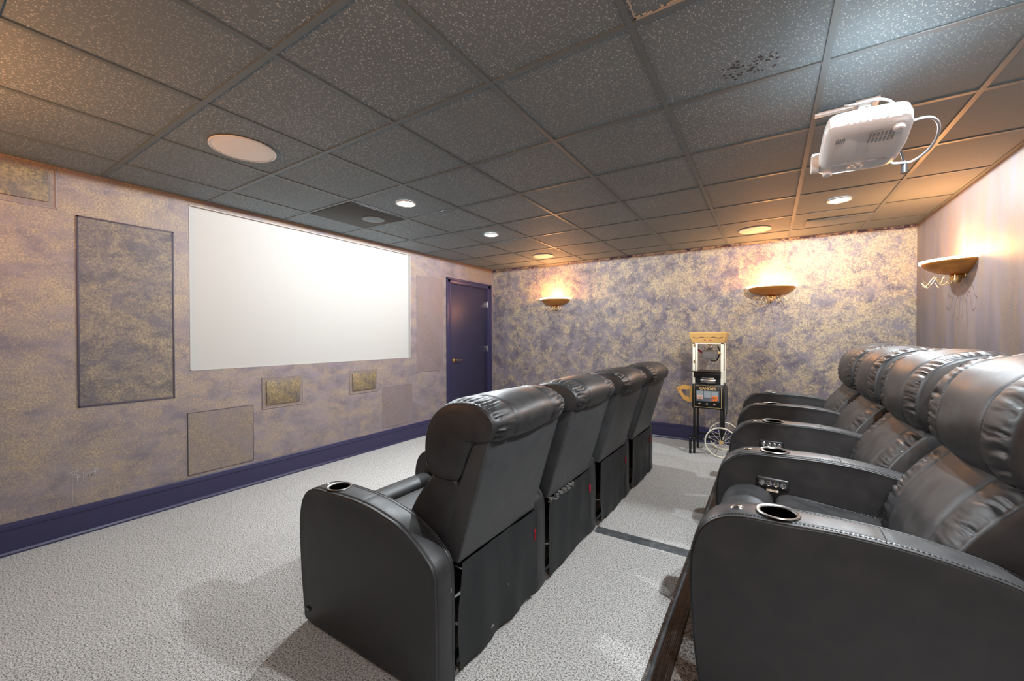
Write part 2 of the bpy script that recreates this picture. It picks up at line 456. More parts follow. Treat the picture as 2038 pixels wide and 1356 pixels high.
downlight('added unseen downlight above the photographer, in place of a camera flash', .495, -.09, .6)  # added lamp overhead, stands in for flash light from the camera

t = thing('black_ceiling_speaker', 'smooth black speaker tile in the ceiling grid near the screen top', 'speaker', (-3.164, 2.359, H))
link('tile_plate', B(-.292, .292, -.293, .293, -.004, .004, bev=.002), M_tile_black, t)
bm = bmesh.new(); lathe(bm, [(.10, -.004), (.10, -.009), (.09, -.011), (.0001, -.011)], (.05, .12, 0), 40); link('cone_cover', bm, M_tee, t)

t = thing('ceiling_air_vent', 'warm-lit slot air vent in the ceiling near the far right corner', 'vent', (.50, 4.86, H))
link('vent_plate', B(-.20, .29, -.11, .16, -.008, .004, bev=.002), M_tee, t)
link('slot', B(-.19, .12, -.105, -.085, -.0095, -.006), M_black, t)

# dust stain of chipped paint on one tile
bm = bmesh.new(); rnd = random.Random(3)
for k in range(60):
    x = -.17 + rnd.random() * .2; y = 1.86 + rnd.random() * .13; r = .002 + rnd.random() * .006
    if math.hypot((x + .07) / .12, (y - 1.925) / .075) > 1: continue
    lathe(bm, [(r, 0), (r * .6, -.002), (.0001, -.0025)], (x, y, H + .006), 6)
tag(link('chipped_paint', bm, mat('chip', (.05, .05, .052), .7)), 'small dark patch of chipped paint on a ceiling tile left of the projector', 'stain', kind='stuff')

bm = bmesh.new(); rnd = random.Random(5)
for k in range(60):
    y = .86 + k * .0095; box(bm, -.397, -.397 + .002 + rnd.random() * .004, y, y + .0095, H + .002, H + .0065)
for k in range(60):
    x = -.397 + k * .0098; box(bm, x, x + .0098, 1.427 - .002 - rnd.random() * (.014 if k < 26 else .005), 1.427, H + .002, H + .0065)
tag(link('worn_tile_edge', bm, mat('bare_tile_edge', (.45, .41, .36), .8), smooth=0), 'pale bare edges of the ceiling tile cut by the top of the photo', 'worn edge', kind='stuff')

# ---------------------------------------------------------------- wall sconces
def sconce(label, x, y, rz, seed=1, power=1.0):
    """local: wall at y=0, bowl towards -y"""
    R, ZR = .24, 1.875
    t = thing('wall_sconce', label, 'wall lamp', (x, y, ZR), rz, 'half-bowl wall sconces')
    outer = []
    for k in range(15):
        a = k / 14 * PI / 2
        outer.append((R * (.965 * math.cos(a) + 0.0) * (1 if k < 14 else 0) + .0, -.100 * math.sin(a) ** 1.25))
    outer = [(max(.022, r), z) for r, z in outer]
    inner = [(max(.015, r - .006), z + .004) for r, z in outer][::-1]
    bm = bmesh.new(); lathe(bm, outer + inner + [outer[0]], n=48, a0=PI, a1=2 * PI); 
    link('bowl', bm, M_bowl, t, smooth=60)
    # glowing glass lip that stands above the bowl
    bm = bmesh.new(); lathe(bm, [(R - .010, -.002), (R + .002, -.001), (R + .004, .014), (R - .004, .016), (R - .010, .012), (R - .010, -.002)], n=48, a0=PI, a1=2 * PI)
    link('glass_rim', bm, M_lamp_warm, t)
    bm = bmesh.new(); lathe(bm, [(.0001, -.095), (.03, -.096), (.040, -.104), (.034, -.112), (.028, -.118), (.030, -.132), (.024, -.150), (.010, -.163), (.0001, -.166)], n=24, c=(0, -.042, 0))
    link('finial', bm, M_brass, t, smooth=60)
    bm = bmesh.new(); box(bm, -.05, .05, -.012, 0, -.12, -.02, bev=.004); link('wall_plate', bm, M_brass, t)
    rnd = random.Random(seed); bm = bmesh.new()
    for k, a in enumerate((-168, -150, -128, -105, -85, -62, -40, -20)):
        a = math.radians(a + rnd.uniform(-5, 5)); L = .27 if k in (0, 1) else rnd.uniform(.19, .25); ph = rnd.uniform(0, 2); pts = []
        if k in (3, 4): L *= .9
        n = 30
        for i in range(n + 1):
            s = i / n
            zz = -.135 + .030 * math.sin(s * 2 * PI * 1.9 + ph) * min(1, s * 4) - .006 * s
            px, py = math.cos(a) * L * s, math.sin(a) * L * s - .042
            pts.append((px, min(py, -.008), zz))
        tube(bm, pts, .0023, 6)
    link('curled_wire', bm, M_wire, t, smooth=60)
    bm = bmesh.new(); lathe(bm, [(.0001, .012), (.016, .006), (.020, -.014), (.012, -.04), (.0001, -.05)], n=16, c=(0, -.11, -.01)); link('bulb', bm, M_lamp_warm, t, smooth=60)
    ld = bpy.data.lights.new('sconce_lamp', 'POINT'); ld.energy = SCONCE_W * power; ld.color = WARM; ld.shadow_soft_size = .045
    lo = bpy.data.objects.new('sconce_lamp', ld); C.objects.link(lo); lo.parent = t; lo.location = (0, -.15, .050)
sconce('bronze half-bowl sconce on the far wall beside the dark door', -2.708, YF, 0, 1)
sconce('bronze half-bowl sconce on the far wall, up and to the right of the popcorn machine', .025, YF, 0, 2)
sconce('bronze half-bowl sconce on the right wall with long curled wires', XR, 4.35, -PI / 2, 3)
sconce('added unseen bronze half-bowl sconce on the wall behind the photographer, near the screen', -2.708, YN, PI, 4, 1.5)  # unseen, added opposite the far-wall sconce for warm light on the ceiling
sconce('added unseen bronze half-bowl sconce on the wall right behind the photographer', .025, YN, PI, 5, 1.5)  # unseen, added opposite the middle sconce to warm the near chair sides

# ---------------------------------------------------------------- floor fittings
nz = thing('stair_nosing', 'worn brown ribbed rubber nosing along the edge of the raised platform', 'stair nosing', (PX, YN, RISE))
bm = bmesh.new(); prism(bm, [(0, -.045), (-.004, -.04), (-.006, -.004), (0, .003), (.008, .004), (.008, .0), (.012, -.045)], 'y', .01, PY1 - YN); link('front_lip', bm, M_cover, nz)
bm = bmesh.new()
prof = [(.008, .0), (.008, .004)]
for k in range(9):
    a = .010 + k * .0058; prof += [(a, .006), (a + .003, .006), (a + .0035, .0042), (a + .0055, .0042)]
prof += [(.066, .002), (.066, .0)]
prism(bm, prof, 'y', .01, PY1 - YN); link('ribbed_tread', bm, M_nosing, nz, smooth=0)
bm = bmesh.new(); prism(bm, [(-.042, 0), (-.030, .010), (-.012, .013), (.012, .013), (.030, .010), (.042, 0)], 'x', -.31, .335)
tag(link('cord_cover', bm, M_cover, loc=(-.672, 2.612, 0), smooth=20), 'dark rubber cord cover lying across the carpet from front row to platform', 'cord cover')

# ---------------------------------------------------------------- recliners
def catmull(P, n, closed=True):
    out = []; N = len(P)
    for i in range(N if closed else N - 1):
        p = [Vector(P[(i + k) % N] if closed else P[min(max(i + k, 0), N - 1)]) for k in (-1, 0, 1, 2)]
        for j in range(n):
            t = j / n
            out.append(.5 * ((2 * p[1]) + (p[2] - p[0]) * t + (2 * p[0] - 5 * p[1] + 4 * p[2] - p[3]) * t * t + (3 * p[1] - p[0] - 3 * p[2] + p[3]) * t ** 3))
    if not closed: out.append(Vector(P[-1]))
    return out
def resample(P, step):
    out = [P[0]]; acc = 0
    N = len(P); L = sum((P[(i + 1) % N] - P[i]).length for i in range(N)); n = max(12, int(L / step)); st = L / n
    d = 0; nxt = st
    for i in range(N):
        a, b = P[i], P[(i + 1) % N]; l = (b - a).length
        while nxt <= d + l + 1e-9 and len(out) < n:
            out.append(a + (b - a) * ((nxt - d) / max(l, 1e-9))); nxt += st
        d += l
    return out
def solid(prof, ya, yb, cen, ys, r=.012, bulge=.006, off=None, ymap=None, disp=None):
    """closed outline prof (x,z) carried along y; rounded padded end faces.  ys: fractions 0..1 of the top band."""
    bm = bmesh.new(); N = len(prof)
    nor = []
    for i in range(N):
        d = prof[(i + 1) % N] - prof[i - 1]; n = Vector((d.y, -d.x)).normalized()
        if n.dot(prof[i] - cen) < 0: n = -n
        nor.append(n)
    rings = []
    W = yb - ya
    side = [(.97, -1.0), (.8, -.97), (.6, -.9), (.4, -.75), (.25, -.55), (.12, -.25), (.05, .0)]
    def side_rings(sgn):
        R = []
        for t, b in side:
            ring = []
            for i, p in enumerate(prof):
                q = p + (cen - p) * t; y = (ya + r * .15 + b * bulge) if sgn < 0 else (yb - r * .15 - b * bulge)
                ring.append((q.x, y, q.y))
            R.append(ring)
        for dn, dy in ((-.006, .05), (-.0018, .32), (.0, .7)):
            ring = []
            for i, p in enumerate(prof):
                q = p + nor[i] * dn * (r / .012); y = ya + r * dy if sgn < 0 else yb - r * dy
                ring.append((q.x, y, q.y))
            R.append(ring)
        return R
    A = side_rings(-1); Bs = side_rings(1)[::-1]
    mid = []
    for v in ys:
        y = ya + r + (W - 2 * r) * v; ring = []
        for i, p in enumerate(prof):
            o = off(v, i / N) if off else 0
            if disp: o += disp(p, y, v, i / N)
            q = p + nor[i] * o; ring.append((q.x, y, q.y))
        mid.append(ring)
    R = A + mid + Bs
    for ring in R:
        rr = []
        for (x, y, z) in ring:
            if ymap: y = ymap(x, y, z)
            rr.append(bm.verts.new((x, y, z)))
        rings.append(rr)
    for P, Q in zip(rings, rings[1:]):
        for i in range(N): bm.faces.new((P[i], P[(i + 1) % N], Q[(i + 1) % N], Q[i]))
    bm.faces.new(rings[0]); bm.faces.new(rings[-1])
    return bm
def stitches(bm, pts, nrm, dash=.006, gap=.0035, r=.0009):
    """short raised thread dashes along a polyline"""
    acc = 0; pts = [Vector(p) for p in pts]; per = dash + gap; segs = []
    cum = [0]
    for a, b in zip(pts, pts[1:]): cum.append(cum[-1] + (b - a).length)
    def at(s):
        for i in range(len(pts) - 1):
            if s <= cum[i + 1]:
                return pts[i] + (pts[i + 1] - pts[i]) * ((s - cum[i]) / max(1e-9, cum[i + 1] - cum[i]))
        return pts[-1]
    i = 0; s = 0; k = 0
    while s + dash < cum[-1]:
        while cum[k + 1] < s: k += 1
        k2 = k
        while k2 < len(pts) - 2 and cum[k2 + 1] < s + dash: k2 += 1
        a = pts[k] + (pts[k + 1] - pts[k]) * ((s - cum[k]) / max(1e-9, cum[k + 1] - cum[k]))
        b = pts[k2] + (pts[k2 + 1] - pts[k2]) * ((s + dash - cum[k2]) / max(1e-9, cum[k2 + 1] - cum[k2]))
        d = (b - a).normalized(); u = d.cross(Vector((0, 0, 1)))
        if u.length < .1: u = d.cross(Vector((0, 1, 0)))
        u.normalize(); w_ = d.cross(u)
        vs = []
        for P in (a, b): vs.append([bm.verts.new(P + (u * math.cos(q) + w_ * math.sin(q)) * r) for q in (0, PI / 2, PI, 3 * PI / 2)])
        for q in range(4): bm.faces.new((vs[0][q], vs[0][(q + 1) % 4], vs[1][(q + 1) % 4], vs[1][q]))
        s += per

PITCH, AW = .725, .118
ARM = [(0, .02), (.001, .12), (.002, .25), (.0, .38), (-.004, .455), (-.022, .495), (-.06, .528), (-.11, .562), (-.19, .600), (-.255, .617), (-.325, .631), (-.41, .640), (-.50, .643),
       (-.57, .642), (-.625, .640), (-.69, .638), (-.745, .628), (-.79, .604), (-.822, .565), (-.840, .51), (-.846, .44), (-.843, .34), (-.832, .20), (-.815, .08), (-.803, .02), (-.70, .018), (-.5, .018), (-.25, .018), (-.08, .018)]
armP = resample(catmull(ARM, 6), .013)
armC = Vector((-.42, .33))
def arm_ymap(x, y, z):
    c = AW / 2
    k = 1 - .07 * max(0, min(1, (x + .42) / .42)) + .10 * math.exp(-((x + .625) / .09) ** 2) * max(0, min(1, (z - .5) / .12))
    return c + (y - c) * k
def make_arm_mesh():
    ys = [0, .03, .06, .1, .16, .24, .33, .42, .5, .58, .67, .76, .84, .9, .94, .97, 1]
    def off(v, s): return .0045 * math.sin(PI * v) ** .8 - .0022 * (math.exp(-((v - .06) / .025) ** 2) + math.exp(-((v - .94) / .025) ** 2))
    def disp(p, y, v, s):
        d = -.0025 * math.exp(-((p.x + .41) / .006) ** 2) if p.y > .4 else 0     # cross seam
        return d + .0012 * noise.noise(Vector((p.x * 9, p.y * 9, y * 9)))
    bm = solid(armP, 0, AW, armC, ys, r=.011, bulge=.006, off=off, ymap=arm_ymap, disp=disp)
    bmesh.ops.recalc_face_normals(bm, faces=bm.faces[:])
    me = bpy.data.meshes.new('armrest'); bm.to_mesh(me); bm.free()
    o = bpy.data.objects.new('tmp', me); C.objects.link(o)
    cb = bmesh.new(); lathe(cb, [(.0001, .545), (.0445, .545), (.0445, .70), (.0001, .70)], (-.625, AW / 2, 0), 32); bmesh.ops.recalc_face_normals(cb, faces=cb.faces[:])
    cm = bpy.data.meshes.new('c'); cb.to_mesh(cm); cb.free(); co = bpy.data.objects.new('c', cm); C.objects.link(co)
    md = o.modifiers.new('b', 'BOOLEAN'); md.operation = 'DIFFERENCE'; md.object = co; md.solver = 'EXACT'
    dg = bpy.context.evaluated_depsgraph_get(); out = bpy.data.meshes.new_from_object(o.evaluated_get(dg))
    bpy.data.objects.remove(o); bpy.data.objects.remove(co)
    out.materials.clear(); out.materials.append(M_leather); out.shade_smooth(); out.set_sharp_from_angle(angle=math.radians(40)); out.name = 'armrest'
    return out
ARM_ME = make_arm_mesh()
def arm_seam(v, dz=.0042):
    pts = []
    for p in catmull(ARM[:25], 6, closed=False):
        n = (p - armC).normalized(); q = p + n * .0032
        y = .011 + (AW - .022) * v
        pts.append((q.x, arm_ymap(q.x, y, q.y), q.y))
    return pts
bm = bmesh.new(); stitches(bm, arm_seam(.085), None); stitches(bm, arm_seam(.915), None)
y0s = [(-.404, .011 + (AW - .022) * k / 10, .6455 - .0015 * abs(k - 5) / 5) for k in range(11)]; stitches(bm, y0s, None)
tmp = link('stitching', bm, M_stitch_l, smooth=0); ARM_ST = tmp.data; bpy.data.objects.remove(tmp)
def welt(v):
    pts = []
    for p in catmull(ARM[:25], 6, closed=False):
        y = .004 if v == 0 else AW - .004
        q = p + (armC - p).normalized() * .001
        pts.append((q.x, arm_ymap(q.x, y, q.y), q.y))
    return pts
bm = bmesh.new()
for v in (0, 1): tube(bm, welt(v), .0022, 6)
tmp = link('welt_seam', bm, M_leather, smooth=60); ARM_WELT = tmp.data; bpy.data.objects.remove(tmp)
def child(name, me, parent, loc=(0, 0, 0)):
    o = bpy.data.objects.new(name, me); C.objects.link(o); o.parent = parent; o.location = loc; return o
# cup holder, lamp button, control panel (built once, shared by every arm)
bm = bmesh.new(); lathe(bm, [(.043, .0), (.046, .0035), (.0515, .0045), (.0535, .002), (.052, -.001), (.044, -.004)], n=40); tmp = link('cup_holder', bm, M_ring, smooth=50); RING = tmp.data; bpy.data.objects.remove(tmp)
bm = bmesh.new(); lathe(bm, [(.0435, .002), (.0425, -.03), (.041, -.082), (.0001, -.084)], n=40); tmp = link('cup_well', bm, M_hole, smooth=50); WELL = tmp.data; bpy.data.objects.remove(tmp)
bm = bmesh.new(); lathe(bm, [(.019, -.002), (.019, .002), (.015, .0045), (.0135, .003), (.011, .005), (.0001, .0065)], n=24); tmp = link('lamp_button', bm, M_chrome, smooth=50); KNOB = tmp.data; bpy.data.objects.remove(tmp)
bm = B(-.058, .058, -.009, .004, -.024, .024, bev=.008, seg=3); tmp = link('control_panel', bm, M_blackp, smooth=50); CPAN = tmp.data; bpy.data.objects.remove(tmp)
bm = bmesh.new()
lathe(bm, [(.0115, .008), (.0115, .0125), (.0095, .014), (.0075, .0125), (.0001, .0135)], (0, 0, 0), 20, M=Matrix.Rotation(PI / 2, 3, 'X'))
tmp = link('buttons', bm, M_chrome, smooth=50); BTN = tmp.data; bpy.data.objects.remove(tmp)
bm = B(-.020, .022, -.011, -.003, -.033, -.024, bev=.001); tmp = link('tab', bm, M_cream); TAB = tmp.data; bpy.data.objects.remove(tmp)

def arm_part(root, y, controls):
    a = child('armrest', ARM_ME, root, (0, y, 0))
    tag(child('stitching', ARM_ST, a), kind='stuff'); child('welt_seam', ARM_WELT, a)
    c = child('cup_holder', RING, a, (-.625, AW / 2, .6455)); child('cup_well', WELL, a, (-.625, AW / 2, .6455))
    k = child('lamp_button', KNOB, a, (-.725, AW / 2, .636)); k.rotation_euler = (0, -.14, 0)
    if controls:
        p = child('control_panel', CPAN, a, (-.633, -.002, .520)); p.rotation_euler = (0, .04, 0)
        for k in range(4): child('control_button', BTN, a, (-.6705 + .025 * k, -.002, .5215 - .001 * k))
        b = child('usb_tab', TAB, a, (-.633, -.002, .520)); b.rotation_euler = (0, .04, 0)

def vec2(L): return [Vector(p) for p in L]
HEAD = [(.148, .938), (.166, .962), (.176, .995), (.168, 1.035), (.135, 1.068), (.08, 1.088), (.015, 1.090), (-.05, 1.076), (-.105, 1.042), (-.145, .985), (-.165, .92), (-.170, .855), (-.158, .80), (-.125, .768), (-.07, .757), (-.01, .765), (.02, .80), (.05, .87), (.085, .925)]
LUMB = [(-.075, .80), (-.12, .775), (-.165, .728), (-.215, .665), (-.255, .595), (-.280, .525), (-.285, .455), (-.255, .415), (-.19, .405), (-.12, .43), (-.075, .50), (-.04, .60), (.0, .72), (-.02, .785)]
BOLS = [(-.632, .40), (-.630, .45), (-.642, .482), (-.675, .502), (-.725, .507), (-.775, .492), (-.808, .455), (-.822, .40), (-.824, .30), (-.818, .18), (-.80, .10), (-.74, .09), (-.66, .10), (-.635, .2), (-.632, .3)]
SEAT = [(-.20, .36), (-.20, .43), (-.25, .452), (-.35, .463), (-.45, .478), (-.54, .489), (-.59, .488), (-.618, .470), (-.628, .43), (-.625, .38), (-.58, .355), (-.4, .35)]
headP = resample(catmull([(x, z - .018 * max(0, min(1, (z - .96) / .1))) for x, z in HEAD], 8), .0052); lumbP = resample(catmull(LUMB, 8), .0065)
bolsP = resample(catmull(BOLS, 6), .014); seatP = resample(catmull(SEAT, 6), .014)
def pillow(profP, cen, y0, y1, seed, amp, sd, big, r=.016, bulge=.010, puff=.010, ny=56, sidewid=.13, gspan=(0, 1)):
    W = y1 - y0; sf = sidewid / W; s1, s2 = sf, 1 - sf
    ys = [k / ny for k in range(ny + 1)]
    def off(v, s):
        if v < s1: a = math.sin(PI * v / s1) if v < s1 / 2 else 1; b = v / s1
        elif v > s2: b = (1 - v) / (1 - s2); a = 1
        else: b = 1
        e = puff * (math.sin(PI * min(.5, v / .12 * .5)) * math.sin(PI * min(.5, (1 - v) / .12 * .5)))
        g = -.0065 * (math.exp(-((v - s1) * W / .007) ** 2) + math.exp(-((v - s2) * W / .007) ** 2))
        mid = .006 * math.sin(PI * (v - s1) / (s2 - s1)) if s1 < v < s2 else 0
        return e + g + mid
    def disp(p, y, v, s):
        d = min(v, 1 - v) * W
        fall = max(0, 1 - d / sidewid) if d < sidewid else 0
        q = s * 72 + .9 * noise.noise(Vector((y * 14, s * 6, seed)))
        pleat = 1 - 2 * abs(noise.noise(Vector((q, y * 4 * (1 if v < .5 else -1), seed * 3.1))))
        o = amp * (fall ** .7) * (pleat - .75) * 2.2
        o += big * noise.noise(Vector((p.x * 7, y * 5, p.y * 7 + seed)))
        if s1 < v < s2:
            o += big * .45 * noise.noise(Vector((s * 16, y * 5, seed + 9)))
        return o
    return solid(profP, y0, y1, cen, ys, r=r, bulge=bulge, off=off, disp=disp), s1, s2
def seam_line(profP, cen, y, lift=.0, rng=(0, 1)):
    N = len(profP); a, b = int(rng[0] * N), int(rng[1] * N); pts = []
    for i in range(a, b):
        p = profP[i % N]; d = profP[(i + 1) % N] - profP[i - 1]; n = Vector((d.y, -d.x)).normalized()
        if n.dot(p - cen) < 0: n = -n
        q = p + n * lift; pts.append((q.x, y, q.y))
    return pts
SH = [(.148, .945), (.085, .955), (-.105, .50), (-.09, .455), (.0, .450)]     # back shell section
MECH = None
def recliner(label, x, y, z, seed, first, rz=0, group=None, skirt_top=.45):
    t = thing('recliner', label, 'recliner', (x, y, z), rz, group)
    if first:
        arm_part(t, 0, False)
        lb = link('logo_badge', B(-.016, .016, -.0035, .001, -.009, .009, bev=.0015), M_black, t, loc=(-.775, -.002, .075), rot=(0, -.0, 0))
        bm = bmesh.new()
        for k in range(5): box(bm, -.011 + .0046 * k, -.0085 + .0046 * k, -.0042, -.0032, -.002, .0025)
        link('badge_print', bm, M_grey, lb)
    arm_part(t, PITCH, True)
    a, b = AW + .010, PITCH - .008
    cen = Vector((.0, .93)); bm, s1, s2 = pillow(headP, cen, a - .004, b + .004, seed, .0050, .13, .007, r=.020, bulge=.016)
    hd = link('headrest', bm, M_leather, t, smooth=70)
    cen2 = Vector((-.15, .60)); bm, _, _ = pillow(lumbP, cen2, a, b, seed + 5.5, .0048, .13, .006, puff=.013, r=.020, bulge=.012)
    lm = link('back_cushion', bm, M_leather, t, smooth=70)
    W = (b - a); 
    for parent, P, c, rg, aa, bb in ((hd, headP, cen, (.10, .76), a - .004, b + .004), (lm, lumbP, cen2, (.05, .62), a, b)):
        bm = bmesh.new()
        for s in (s1, s2):
            yy = aa + .016 + (bb - aa - .032) * s
            for dy in (-.0045, .0045): stitches(bm, seam_line(P, c, yy + dy, .0075, rg), None, dash=.007, gap=.004, r=.0010)
        tag(link('stitching', bm, M_stitch, parent, smooth=0), kind='stuff')
    # seat
    ys = [k / 20 for k in range(21)]
    bm = solid(seatP, a, b, Vector((-.42, .41)), ys, r=.02, bulge=.0, off=lambda v, s: .006 * math.sin(PI * v) ** .6)
    st = link('seat_cushion', bm, M_leather, t, smooth=60)
    bm = solid(bolsP, a, b, Vector((-.73, .33)), ys, r=.02, bulge=.0, off=lambda v, s: .004 * math.sin(PI * v) ** .6 - .003 * (math.exp(-((v - .07) / .012) ** 2) + math.exp(-((v - .93) / .012) ** 2)))
    fr = link('front_bolster', bm, M_leather, t, smooth=60)
    bm = bmesh.new()
    for yy in (a + .055, b - .055):
        stitches(bm, [(-.22 - .02 * k, yy, .4605 + .0019 * k + .006) for k in range(18)], None)
    tag(link('stitching', bm, M_stitch, st, smooth=0), kind='stuff')
    # back shell
    bm = bmesh.new(); prism(bm, SH, 'y', a + .006, b - .004)
    bmesh.ops.bevel(bm, geom=bm.edges[:], offset=.007, segments=3, affect='EDGES', profile=.6)
    sh = link('back_shell', bm, M_vinyl, t, smooth=50)
    bm = bmesh.new()
    for yy, nx in ((a + .003, 0), (b - .001, 0)):
        stitches(bm, [(.004 - .01 + .148 * k / 20, yy + .0020, .46 + .478 * k / 20) for k in range(21)], None)
    for yy in (a + .016, b - .014):
        stitches(bm, [(.002 + .1465 * k / 20, yy, .46 + .478 * k / 20) for k in range(21)], None)
    tag(link('stitching', bm, M_stitch_l, sh, smooth=0), kind='stuff')
    # skirt of thin vinyl hanging from the shell
    bm = bmesh.new(); ny, nzz = 48, 22; g = []
    for i in range(ny + 1):
        col = []
        for j in range(nzz + 1):
            u, v = i / ny, j / nzz
            yy = a + .022 + (b - a - .030) * u + .012 * v * (u - .4) - (.010 * math.sin(v * PI) if u < .03 else 0)
            zz = skirt_top - .012 * math.sin(PI * u) * 0 - (skirt_top - .035) * v
            xx = .003 + .020 * noise.noise(Vector((u * 4.2, v * 1.1, seed))) * (.25 + v) + .005 * noise.noise(Vector((u * 8, v * 2.2, seed * 2))) * (1 - v * .6) + .004
            col.append(bm.verts.new((xx, yy, zz)))
        g.append(col)
    for i in range(ny):
        for j in range(nzz): bm.faces.new((g[i][j], g[i + 1][j], g[i + 1][j + 1], g[i][j + 1]))
    bmesh.ops.solidify(bm, geom=bm.faces[:], thickness=.003)
    link('back_skirt', bm, M_vinyl, t, smooth=70)
    if seed == 1.7 or seed == 5.0:
        rs = random.Random(int(seed)); bm = bmesh.new()
        if seed == 1.7: spots = [(.000, .088, .376, .0015, .006), (.000, .086, .370, .0012, .004), (.007, .339, .088, .006, .0012), (.007, .347, .090, .004, .0012), (.006, .47, .20, .001, .004)]
        else: spots = [(.008 + rs.random() * .002, .15 + rs.random() * .30, skirt_top - .002 - rs.random() ** 2 * .025, .0006 + rs.random() * .002, .0008 + rs.random() * .004) for k in range(60)]
        for (xx, yy, zz, wy, wz) in spots: box(bm, xx - .012, xx + .006, yy - wy, yy + wy, zz - wz, zz + wz)
        o = link('scuff_mark', bm, M_scuff, t, smooth=0); o['kind'] = 'stuff'
    link('pull_tag', B(.004, .018, b - .012, b - .008, .30, .355, bev=.001), M_red, t)
    # steel mechanism behind the skirt
    bm = bmesh.new()
    box(bm, -.62, -.04, a + .01, a + .016, .10, .34); box(bm, -.62, -.04, b - .016, b - .01, .10, .34)
    box(bm, -.64, -.03, a + .008, a + .035, .035, .065, bev=.003); box(bm, -.64, -.03, b - .035, b - .008, .035, .065, bev=.003)
    box(bm, -.06, -.03, a + .01, b - .01, .035, .065, bev=.003); box(bm, -.64, -.61, a + .01, b - .01, .035, .065, bev=.003)
    for k in range(5):
        z0 = .09 + k * .06
        tube(bm, [(-.05, a + .018, z0), (-.05 - .10, a + .02, z0 + .07)], .006, 6)
        box(bm, -.055, -.035, a + .004, a + .03, z0, z0 + .010, bev=.002)
    tube(bm, [(-.045, a + .02, .06), (-.045, a + .02, .43)], .008, 8); tube(bm, [(-.045, b - .02, .06), (-.045, b - .02, .43)], .008, 8)
    link('mechanism', bm, M_black, t, smooth=50)
    bm = bmesh.new()
    for (px, py) in ((-.60, a + .04), (-.60, b - .04), (-.06, a + .04), (-.06, b - .04)): cyl(bm, (px, py, 0), .018, .037, 'z', 12)
    link_each('foot', bm, M_blackp, t)
    return t
G1 = 'front row of black leather recliners'; G2 = 'rear row of black leather recliners'
FX = [-.992, -.99, -.975, -.96]
FL = ['front row black leather recliner nearest the camera, with the logo badge on its arm',
      'second black recliner of the front row, back panel scuffed along the bottom seam',
      'third black recliner of the front row, counted from the camera',
      'front row black recliner farthest away, last one before the far wall']
for k in range(4): recliner(FL[k], FX[k], 1.038 + .73 * k, 0, 1.7 + k * 3.3, k == 0, group=G1)
RL = ['rear row black recliner nearest the camera, its side panel filling the lower right corner',
      'second black recliner of the rear row on the platform, next to the nearest one',
      'third black recliner of the rear row, between the second and the farthest',
      'rear row black recliner farthest from the camera, nearest the popcorn machine']
for k in range(4): recliner(RL[k], .650, 1.295 + .722 * k, RISE, 21.3 + k * 4.1, k == 0, group=G2)

# ---------------------------------------------------------------- projector
pj = thing('ceiling_projector', 'white video projector hanging from the ceiling, lens towards the screen', 'projector', (.300, 2.085, 2.038))
pj.rotation_euler = (math.radians(-11), math.radians(2), math.radians(0))
bm = bmesh.new()
# body outline seen from below (x depth, y width), tapered to the top
def body_ring(z, inset, bulge):
    out = []
    L, W_ = .124 - inset, .172 - inset
    n = 11
    for k in range(40):
        a = 2 * PI * k / 40; c, s = math.cos(a), math.sin(a)
        e = .28
        x = L * math.copysign(abs(c) ** e, c); y = W_ * math.copysign(abs(s) ** e, s)
        if c > 0: x += .012 * (1 - (y / W_) ** 2)
        zz = z + .012 * (y / W_) ** 2 * bulge
        out.append((x, y, zz))
    return out
R = [body_ring(.004, .11, 1), body_ring(.0, .055, 1), body_ring(.002, .026, 1), body_ring(.010, .008, 1), body_ring(.022, 0, .6), body_ring(.055, 0, 0), body_ring(.08, .006, 0), body_ring(.094, .025, 0), body_ring(.098, .08, 0)]
rr = [[bm.verts.new(p) for p in r] for r in R]
for A, Bq in zip(rr, rr[1:]):
    for k in range(40): bm.faces.new((A[k], A[(k + 1) % 40], Bq[(k + 1) % 40], Bq[k]))
bm.faces.new(rr[0]); bm.faces.new(rr[-1])
body = link('housing', bm, M_white, pj, smooth=50)
bm = bmesh.new(); lathe(bm, [(.040, 0), (.040, .025), (.034, .028), (.030, .02), (.028, .004)], (-.120, .105, .048), 32, M=Matrix.Rotation(-PI / 2, 3, 'Y')); ln = link('lens_barrel', bm, M_wgrille, pj)
bm = bmesh.new(); lathe(bm, [(.029, .012), (.018, .020), (.0001, .023)], (-.120, .105, .048), 24, M=Matrix.Rotation(-PI / 2, 3, 'Y')); link('lens', bm, mat('lens_glass', (.01, .01, .02), .05), ln, smooth=60)
bm = bmesh.new()
box(bm, -.001, .001, -.19, .19, .0, .001)
for k in range(6): box(bm, .0 + k * .007, .003 + k * .007, -.16, -.09, -.0, .0015)
link('seam_line', B(-.09, .09, .060, .0612, -.0012, .002), M_grey, pj)
bm.free(); bm = bmesh.new()
for i in range(7):
    for j in range(2): box(bm, .012 + i * .011, .018 + i * .011, -.125 + j * .035, -.098 + j * .035, .0028, .0045)
for i in range(5): box(bm, -.085 + i * .006, -.082 + i * .006, -.12, -.09, .003, .006)
o = link('print_label', bm, M_grey, pj, smooth=0); o['kind'] = 'stuff'
bm = bmesh.new()
for (x_, y_) in ((-.01, .090), (.01, .082), (.0, .108), (.02, .100), (.02, .118), (-.02, .104)): cyl(bm, (x_, y_, -.0005), .007, .006, 'z', 14)
link_each('keypad_button', bm, M_wgrille, pj)
bm = bmesh.new()
for (x_, y_) in ((-.088, .125), (.088, -.13)): lathe(bm, [(.017, .006), (.017, -.006), (.012, -.010), (.0001, -.010)], (x_, y_, .004), 20)
link_each('foot_pad', bm, M_white, pj)
bm = bmesh.new()
for i in range(7): box(bm, -.06 + i * .018, -.052 + i * .018, -.173, -.165, .028, .072)
link('air_vent', bm, M_grey, pj)
